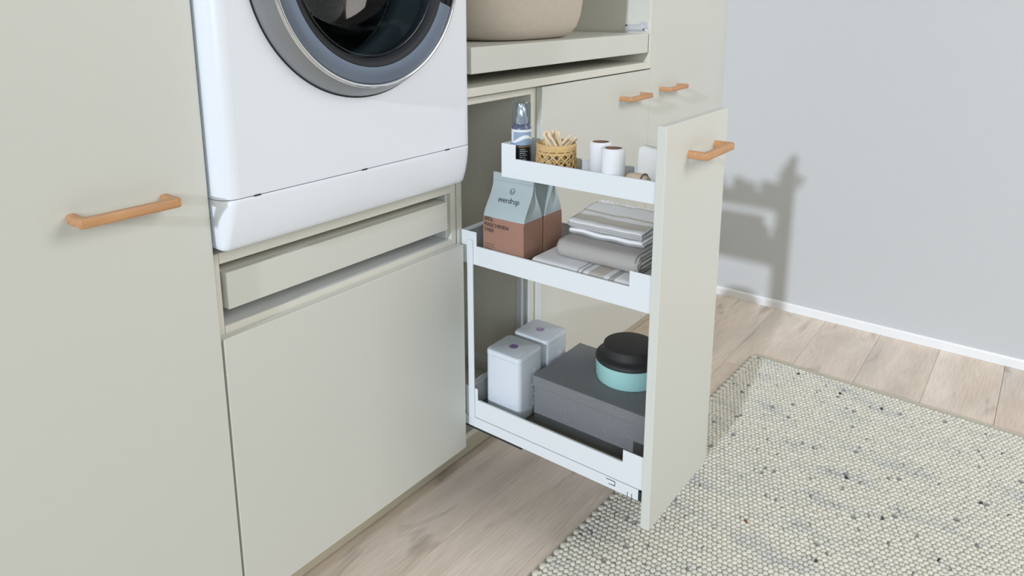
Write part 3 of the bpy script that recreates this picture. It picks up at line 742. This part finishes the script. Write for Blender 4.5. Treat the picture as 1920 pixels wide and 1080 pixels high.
# ------------------------------------------------------------------ middle tray
def smooth01(t): t = max(0, min(1, t)); return t*t*(3-2*t)
def make_bag(xc, yc, zb, label, lettering, jit):
    H, D, Wd = .205, .0335, .0565
    zc = .6925-ZM            # height where the copper paper ends
    t = thing('refill_bag', label, 'bag', (xc, yc, zb), 'refill bags')
    levels = [0, .004, .02, .04, .06, .08, .10, zc, zc+.0001, .125, .14, .152, .163, .172, .180, .1865, .188, .196, H]
    def depth(h): return D*(1-smooth01((h-.10)/.088))*1.0+.0022
    def wid(h): return Wd*(1-.012*smooth01(h/.2)) - (.004 if h < .002 else 0)
    def gus(h): return .024*smooth01((h-.112)/.06)*(1-.0*h)
    def lean(h): return xc + .004*smooth01((h-.1)/.1)
    NC = 14
    def fx(v, h):       # front face x at width parameter v in -1..1
        b = (1-v*v)*.0022*(1-abs(h/H*2-1)**2)
        wr = .0009*mnoise.noise(Vector((v*2.1+jit, h*45, jit)))*(1 if h > .006 else 0)
        return lean(h)-depth(h)-b*(1 if h < .17 else .3)+wr
    rings = []
    for h in levels:
        w = wid(h); d = depth(h); g = gus(h); ring = []
        for i in range(NC+1):
            v = 1-2*i/NC; ring.append((fx(v, h), yc+v*w, zb+h))
        for i in range(1, 6):                    # side facing -y
            u = i/6; tri = 1-abs(2*u-1); ring.append((lean(h)-d+2*d*u, yc-w+g*tri-.0012*tri*(h < .1), zb+h))
        for i in range(NC+1):
            v = -1+2*i/NC; ring.append((2*lean(h)-fx(v, h), yc+v*w, zb+h))
        for i in range(1, 6):
            u = i/6; tri = 1-abs(2*u-1); ring.append((lean(h)+d-2*d*u, yc+w-g*tri, zb+h))
        rings.append(ring)
    bm = bmesh.new(); kz = levels.index(zc)
    loft(bm, rings, mi=lambda k, i: 1 if k < kz+1 else 0)
    for f in bm.faces:
        if f.calc_center_median().z < zb+zc and len(f.verts) > 4: f.material_index = 1
    obj('pouch', bm, [M['kraft_blue'], M['kraft_copper']], t, auto=60)
    # stitched fold line near the top
    bm = bmesh.new()
    pts = [(fx(v, .188)-.0004, yc+v*wid(.188), zb+.1875) for v in [1-2*i/10 for i in range(11)]]
    tube(bm, pts, .0006, 4); obj('fold_seam', bm, M['kraft_blue'], t)
    if lettering:
        def place(me, yl, zbase, name):
            for vt in me.vertices:
                u, vv, w = vt.co
                y = yl-u; z = zbase+vv; h = z-zb; v = max(-1, min(1, (y-yc)/wid(h)))
                vt.co = (fx(v, h)-.0011-w, y, z)
            me.update(); obj(name, me, M['ink'], t)
        place(text_mesh('everdrop', .0155, .0003, 'CENTER', 1.0), yc-.001, .7265, 'lettering')
        for s, zz in (('SPÜL', .6835), ('MASCHINEN', .6713), ('TABS', .6590)):
            place(text_mesh(s, .0122, .0003, 'LEFT', 1.02), yc+.0525, zz, 'lettering')
        # round emblem
        bm = bmesh.new()
        def arc(r, w, aa, ab, nn):
            vs = []
            for i in range(nn+1):
                a = aa+(ab-aa)*i/nn
                vs.append((bm.verts.new((r*math.cos(a), r*math.sin(a), 0)), bm.verts.new(((r-w)*math.cos(a), (r-w)*math.sin(a), 0))))
            for p, q in zip(vs, vs[1:]): bm.faces.new((p[0], q[0], q[1], p[1]))
        arc(.0063, .0009, 0, 2*PI, 28); arc(.0036, .0009, -PI*1.08, PI*.08, 14)
        for sx in (-.0031, .0031, 0):
            q = [bm.verts.new((sx-.00045, -.0006 if sx else -.0034, 0)), bm.verts.new((sx+.00045, -.0006 if sx else -.0034, 0)), bm.verts.new((sx+.00045, .0024, 0)), bm.verts.new((sx-.00045, .0024, 0))]
            if sx == 0: continue
            bm.faces.new(q)
        me = bpy.data.meshes.new('emblem'); bm.to_mesh(me); bm.free()
        place(me, yc-.003, .7505, 'emblem')
    # small print lines low on the bag
    bm = bmesh.new()
    for k in range(3):
        z = zb+.048-k*.0055
        for s in range(7):
            y = yc+.0515-s*.0042
            if k == 2 and s > 4: continue
            h = z-zb; v = (y-yc)/wid(h)
            q = [bm.verts.new((fx(v, h)-.0009, y-a, z+b)) for a, b in ((0, 0), (.0033, 0), (.0033, .0011), (0, .0011))]
            bm.faces.new(q)
    p = obj('fine_print', bm, M['ink'], t); p['kind'] = 'stuff'
    # side print on the gusset
    bm = bmesh.new()
    for k in range(5):
        z = zb+.042-k*.0055
        for s in range(5):
            x = lean(.03)-.022+s*.0085
            q = [bm.verts.new((x+a, yc-wid(.03)-.0022, z+b)) for a, b in ((0, 0), (.0068, 0), (.0068, .0012), (0, .0012))]
            bm.faces.new(q)
    p = obj('side_print', bm, M['cord'], t); p['kind'] = 'stuff'
    return t
make_bag(.6555, -.0965, ZM, 'front refill bag, copper and pale blue, with printed dark lettering', True, 1.3)
make_bag(.7330, -.0965, ZM, 'rear refill bag, copper and pale blue, half hidden behind the lettered bag', False, 4.1)

def ribbon(pts, th, y0, y1, ny, mi=None, jit=.0008, seed=0, uv=True, yfun=None):
    """cloth: centre line in x-z given thickness, extruded along y"""
    P = [Vector((p[0], p[1])) for p in pts]; up = []; dn = []; s = [0]
    for a, b in zip(P, P[1:]): s.append(s[-1]+(b-a).length)
    for i, p in enumerate(P):
        a = P[max(0, i-1)]; b = P[min(len(P)-1, i+1)]; tt = (b-a).normalized(); nn = Vector((-tt.y, tt.x))
        up.append(p+nn*th/2); dn.append(p-nn*th/2)
    prof = up+dn[::-1]; S = s+s[::-1]
    bm = bmesh.new(); rings = []
    for k in range(ny+1):
        f = k/ny; y = y0+(y1-y0)*f; ring = []
        edge = 1
        for i, p in enumerate(prof):
            q = mnoise.noise(Vector((S[i]*22+seed, y*22, seed)))
            z = p.y+jit*q; yy = y+(yfun(S[i], f) if yfun else 0)
            ring.append((p.x+jit*.6*q, yy, z))
        rings.append(ring)
    vr = loft(bm, rings, mi=None)
    uvl = bm.loops.layers.uv.new('UVMap')
    idx = {}
    for k, r in enumerate(vr):
        for i, v in enumerate(r): idx[v] = (S[i], y0+(y1-y0)*k/ny)
    for f in bm.faces:
        cs = sum(idx[v][0] for v in f.verts)/len(f.verts); cy = sum(idx[v][1] for v in f.verts)/len(f.verts)
        if mi and len(f.verts) == 4: f.material_index = mi(cs, cy)
        for l in f.loops: l[uvl].uv = idx[l.vert]
    return bm
def stadium_fold(x0, x1, z0, z1, turns_front=True, n=8, nx=18):
    """U fold: bottom run from back to front, round the front, top run to the back"""
    r = (z1-z0)/2; pts = []
    for i in range(nx): pts.append((x1+(x0+r-x1)*i/nx, z0))
    for i in range(n+1):
        a = -PI/2-PI*i/n; pts.append((x0+r+r*math.cos(a), z0+r+r*math.sin(a)))
    for i in range(1, nx+1): pts.append((x0+r+(x1-x0-r)*i/nx, z1))
    return pts
# striped tea towel lying flat
def mi_bottom(s, y):
    for a, b, m in ((-.2905, -.2865, 2), (-.3015, -.2955, 2), (-.3485, -.3125, 1), (-.3735, -.3605, 2)):
        if a < y < b: return m
    return 0
pts = []
r = .0085
zt = ZM+.0386
pts = stadium_fold(.622, .872, ZM+.0062, zt-.0055, nx=16)
bm = ribbon(pts, .0108, -.4575, -.172, 150, mi_bottom, .0006, 3)
fillb = B(.634, .870, -.455, -.176, ZM+.0118, zt-.0112)
t = thing('striped_towel', 'white tea towel with taupe stripes lying flat at the bottom of the pile', 'towel', (.745, -.315, ZM), 'kitchen towels')
obj('cloth', bm, [M['cotton_white'], M['cotton_taupe'], M['cotton_grey']], t, smooth=True)
obj('inner_fold', fillb, M['cotton_white'], t)
# grey waffle towel rolled flat
def spiral(x0, x1, z0, z1, th, turns, n=10):
    """flat rolled towel, centre line from the outer end inwards"""
    pts = []; zt_, zb_ = z1-th/2, z0+th/2; xa, xb = x0, x1
    pts += [(xb, zt_), ((xa+xb)/2, zt_)]
    # go: top run towards front, round front, bottom run to back, round the back, and so on
    top, bot = zt_, zb_
    first = True; res_ = []
    fr, bk = xa, xb
    for k in range(turns):
        r = (top-bot)/2
        for i in range(9): res_.append((bk-r+(fr+r-(bk-r))*i/9 if not first else bk+(fr+r-bk)*i/9, top))
        for i in range(n+1):
            a = PI/2+PI*i/n; res_.append((fr+r+r*math.cos(a), bot+r+r*math.sin(a)))
        top -= th*1.04; fr += th*1.05
        r2 = (top-bot)/2
        if r2 < th*.7: break
        for i in range(1, 9): res_.append((fr-th+r+(bk-r2-(fr-th+r))*i/9, bot))
        for i in range(n+1):
            a = -PI/2+PI*i/n; res_.append((bk-r2+r2*math.cos(a), bot+r2+r2*math.sin(a)))
        bot += th*1.04; bk -= th*1.05; first = False
    return res_
zw = zt+.0012
bm = ribbon(spiral(.660, .868, zw, zw+.0405, .0072, 3), .0064, -.4065, -.2135, 22, None, .0009, 9)
t = thing('waffle_towel', 'grey waffle towel rolled flat in the middle of the pile', 'towel', (.765, -.31, zw), 'kitchen towels')
c = obj('cloth', bm, M['waffle'], t, smooth=True)
pz = bmesh.new(); sp = spiral(.660, .868, zw, zw+.0405, .0072, 3)
tube(pz, [(x, -.4015, z) for x, z in [((p[0]-.764)*1.0+.764, p[1]) for p in sp[:34]]][::1], .0012, 5)
# lift piping to the outside of the cloth
for v in pz.verts:
    cx_, cz_ = .764, zw+.02
    d = Vector((0 if abs(v.co.x-cx_) < .085 else math.copysign(1, v.co.x-cx_)*.6, 0, math.copysign(1, v.co.z-cz_)*1.0)).normalized()*.0031
    v.co += d
obj('piping', pz, M['piping'], t, smooth=True)
# white towel with stripes, folded in three, fringe at the back
zf = zw+.0418
def mi_top(s, y):
    s = s % 1.0
    for a, b, m in ((.030, .052, 1), (.1265, .1300, 2), (.1340, .1375, 2), (.3835, .3885, 2), (.3935, .3975, 2), (.4095, .4400, 1), (.4470, .4510, 2), (.4590, .4640, 1)):
        if a < s < b: return m
    return 0
cl = []
z_a, z_b, z_c = zf+.004, zf+.0125, zf+.0215
for i in range(10): cl.append((.835-.124*i/10, z_a))
for i in range(9):
    a = -PI/2-PI*i/8; cl.append((.711+.0042*math.cos(a), (z_a+z_b)/2+.0042*math.sin(a)))
for i in range(1, 10): cl.append((.711+.115*i/10, z_b+.001*i/10))
for i in range(9):
    a = -PI/2+PI*i/8; cl.append((.826+.0045*math.cos(a), (z_b+z_c)/2+.001+.0045*math.sin(a)))
for i in range(1, 14): cl.append((.826-.121*i/13, z_c))
for i in range(7):
    a = -PI/2-PI*i/6; cl.append((.705+.0052*math.cos(a), z_c+.0050+.0050*math.sin(a)))
for i in range(1, 16): cl.append((.705+.118*i/15, z_c+.010+.012*smooth01(i/15)))
bm = ribbon(cl, .0072, -.392, -.2155, 26, mi_top, .0022, 17)
t = thing('fringed_towel', 'white fringed towel with taupe stripes folded on top of the pile', 'towel', (.765, -.30, zf), 'kitchen towels')
obj('cloth', bm, [M['cotton_white'], M['cotton_taupe'], M['cotton_grey']], t, smooth=True)
bm = bmesh.new()
for k in range(90):
    y = -.390+.173*k/89+random.uniform(-.0008, .0008); x = .823+random.uniform(-.001, .001); zc0 = z_c+.0215+.0022*mnoise.noise(Vector((9, y*22, 17)))
    l = random.uniform(.007, .012)
    tube(bm, [(x-.003, y, zc0-.001), (x+l*.5, y+random.uniform(-.002, .002), zc0+l*.25), (x+l, y+random.uniform(-.003, .003), zc0+l*random.uniform(.1, .8))], .0011, 4)
f = obj('fringe', bm, M['cotton_white'], t); f['kind'] = 'stuff'

# ------------------------------------------------------------------ bottom tray
def canister(cx, cy, label, first):
    t = thing('canister', label, 'canister', (cx, cy, ZB), 'white canisters')
    hx, hy, h = .0475, .0505, .1655
    bm = bmesh.new()
    loft(bm, [rrect(cx, cy, ZB+z, hx-a, hy-a, .012) for z, a in ((0, .006), (.0015, .003), (.005, .0012), (.012, .0004), (h-.013, .0004))])
    obj('body', bm, M['tin'], t, auto=40)
    bm = bmesh.new()
    loft(bm, [rrect(cx, cy, ZB+z, hx-a, hy-a, .012-a*.3) for z, a in ((h-.0126, .0006), (h-.0122, 0), (h-.004, 0), (h-.0012, .0012), (h, .0035))])
    obj('lid', bm, M['tin'], t, auto=50)
    bd = obj('badge', L_([(.0106, ZB+h+.0001), (.0106, ZB+h+.0006)], cx-.001, cy+.001, 32), M['purple'], t, auto=40)
    bm = bmesh.new()
    lathe(bm, [(.0094, ZB+h+.0007), (.0094, ZB+h+.0009), (.0082, ZB+h+.0009), (.0082, ZB+h+.0007)], cx-.001, cy+.001, 28, (False, False))
    lathe(bm, [(.0046, ZB+h+.0007), (.0046, ZB+h+.0009), (.0030, ZB+h+.0009), (.0030, ZB+h+.0007)], cx-.001, cy+.001, 20, (False, False))
    obj('badge_print', bm, M['purple_dark'] if first else M['print_pale'], bd)
    # vertical lettering on the side facing the drawer front
    me = text_mesh('everdrop', .026, .0003, 'LEFT')
    for v in me.vertices:
        u, vv, w = v.co; v.co = (cx+.018-vv, cy-hy+.0002-w, ZB+.025+u)
    obj('lettering', me, M['paper'], t)
canister(.6835, -.0800, 'front white square canister with dark purple badge on its lid', True)
canister(.7960, -.0775, 'rear white square canister with pale purple badge on its lid', False)

# grey storage box
t = thing('storage_box', 'dark grey fabric storage box with lid in the bottom tray', 'box', (.776, -.295, ZB))
X0, X1, Y0, Y1 = .672, .8785, -.448, -.142; ZBT = .3115
obj('body', B(X0+.0025, X1-.0025, Y0+.0025, Y1-.0025, ZB, ZBT-.022, bev=.002), M['box_felt'], t)
obj('lid', B(X0, X1, Y0, Y1, ZBT-.026, ZBT, bev=.0022), M['box_felt'], t)
# bowl with lid on the box
bx2, by2 = .8045, -.3215
t = thing('lidded_bowl', 'round mint green bowl with black lid standing on the grey box', 'bowl', (bx2, by2, ZBT))
obj('bowl', L_([(.070, ZBT), (.0735, ZBT+.0015), (.0755, ZBT+.008), (.0765, ZBT+.030), (.0770, ZBT+.047), (.074, ZBT+.0475)], bx2, by2, 72), M['mint'], t, auto=40)
obj('lid', L_([(.0775, ZBT+.0477), (.0778, ZBT+.0500), (.0772, ZBT+.054), (.074, ZBT+.0575), (.068, ZBT+.060), (.0625, ZBT+.063), (.0605, ZBT+.067), (.0600, ZBT+.079), (.0592, ZBT+.0812), (.057, ZBT+.0820)], bx2, by2, 72), M['black_lid'], t, auto=38)

# ------------------------------------------------------------------ rug
ang = math.atan2(-.330+.295, 1.66-.446); RO = Vector((1.672, -.331, 0))
ex = Vector((math.cos(ang), math.sin(ang), 0)); ey = Vector((math.sin(ang), -math.cos(ang), 0))
def rp(u, v, z): return RO-ex*u+ey*v+Vector((0, 0, z))     # u runs left along the cabinet side edge, v runs towards the room
U, V = 1.80, 1.30
rug = thing('rug', 'hand woven cream wool rug with dark flecks on the oak floor', 'rug', (.9, -.9, .0005))
bm = bmesh.new()
vs = [[tuple(rp(u, v, z)) for u, v in ((0, 0.004), (U, 0.004), (U, V), (0, V))] for z in (.0006, .0055)]
loft(bm, vs); obj('backing', bm, M['rug_base'], rug)
bm = bmesh.new(); loft(bm, [[tuple(rp(u, v, z)) for u, v in ((-.022, .002), (-.001, .002), (-.001, V), (-.022, V))] for z in (.0006, .0045)])
obj('hem', bm, M['rug_hem'], rug)
PX, PY = .0127, .0112
verts = []; faces = []; cols = []
NS = 7
def dome(u, v, a, b, h, col, rot, fleck=None):
    base = len(verts); ca, sa = math.cos(rot), math.sin(rot)
    fk = random.randrange(NS); n0 = 0
    for ri, (rr, zz) in enumerate(((1.0, .10), (.84, .66), (.46, .94))):
        for k in range(NS):
            t_ = 2*PI*k/NS; p_, q_ = a*rr*math.cos(t_), b*rr*math.sin(t_)
            w = rp(u+p_*ca-q_*sa, v+p_*sa+q_*ca, .0035+h*zz); verts.append(tuple(w))
            cols.append(fleck if (fleck is not None and (k-fk) % NS < 3) else col)
    verts.append(tuple(rp(u, v, .0035+h))); cols.append(fleck.lerp(col, .3) if fleck is not None else col)
    for r_ in range(2):
        for k in range(NS):
            faces.append((base+r_*NS+k, base+r_*NS+(k+1) % NS, base+(r_+1)*NS+(k+1) % NS, base+(r_+1)*NS+k))
    for k in range(NS): faces.append((base+2*NS+k, base+2*NS+(k+1) % NS, base+3*NS))
cream = Vector(srgb(224, 222, 211)[:3]); greyc = Vector(srgb(205, 207, 203)[:3]); darkc = Vector(srgb(70, 74, 76)[:3]); brownc = Vector(srgb(140, 104, 74)[:3]); midc = Vector(srgb(136, 140, 140)[:3])
nu, nv = int(U/PX), int(V/PY)
for i in range(nu):
    for j in range(nv):
        u = (i+.5)*PX+random.uniform(-.0009, .0009); v = .004+(j+.5+.5*(i % 2))*PY+random.uniform(-.001, .001)
        nz = mnoise.noise(Vector((u*16, v*7, 3.1)))+.5*mnoise.noise(Vector((u*45, v*20, 8.1)))
        c = cream.lerp(greyc, max(0, min(1, (nz-.05)*1.5))); fl = None
        x = random.random(); pk = max(0, nz)
        if x < .002+.018*pk: fl = darkc
        elif x < .0022+.018*pk: fl = brownc
        elif x < .02+.06*pk: fl = midc
        c = c*random.uniform(.95, 1.04)
        dome(u, v, .0077*random.uniform(.92, 1.06), .0066*random.uniform(.9, 1.08), .0066*random.uniform(.82, 1.12), c, (.55 if i % 2 else -.55)+random.uniform(-.25, .25), fl)
# end loops along the cabinet side, one per two rows
for i in range(int(U/(2*PX))):
    u = (i+.5)*2*PX; c = cream*random.uniform(.88, 1.0)
    if random.random() < .05: c = midc
    dome(u, .0035, .0115, .0088, .0070, c, .45)
me = bpy.data.meshes.new('yarn_loops'); me.from_pydata(verts, [], faces)
at = me.color_attributes.new('yarn', 'FLOAT_COLOR', 'POINT'); flat = []
for c in cols: flat += [c[0], c[1], c[2], 1.0]
at.data.foreach_set('color', flat)
me.validate()
yo = obj('yarn_loops', me, M['yarn'], rug, smooth=True); yo['kind'] = 'stuff'
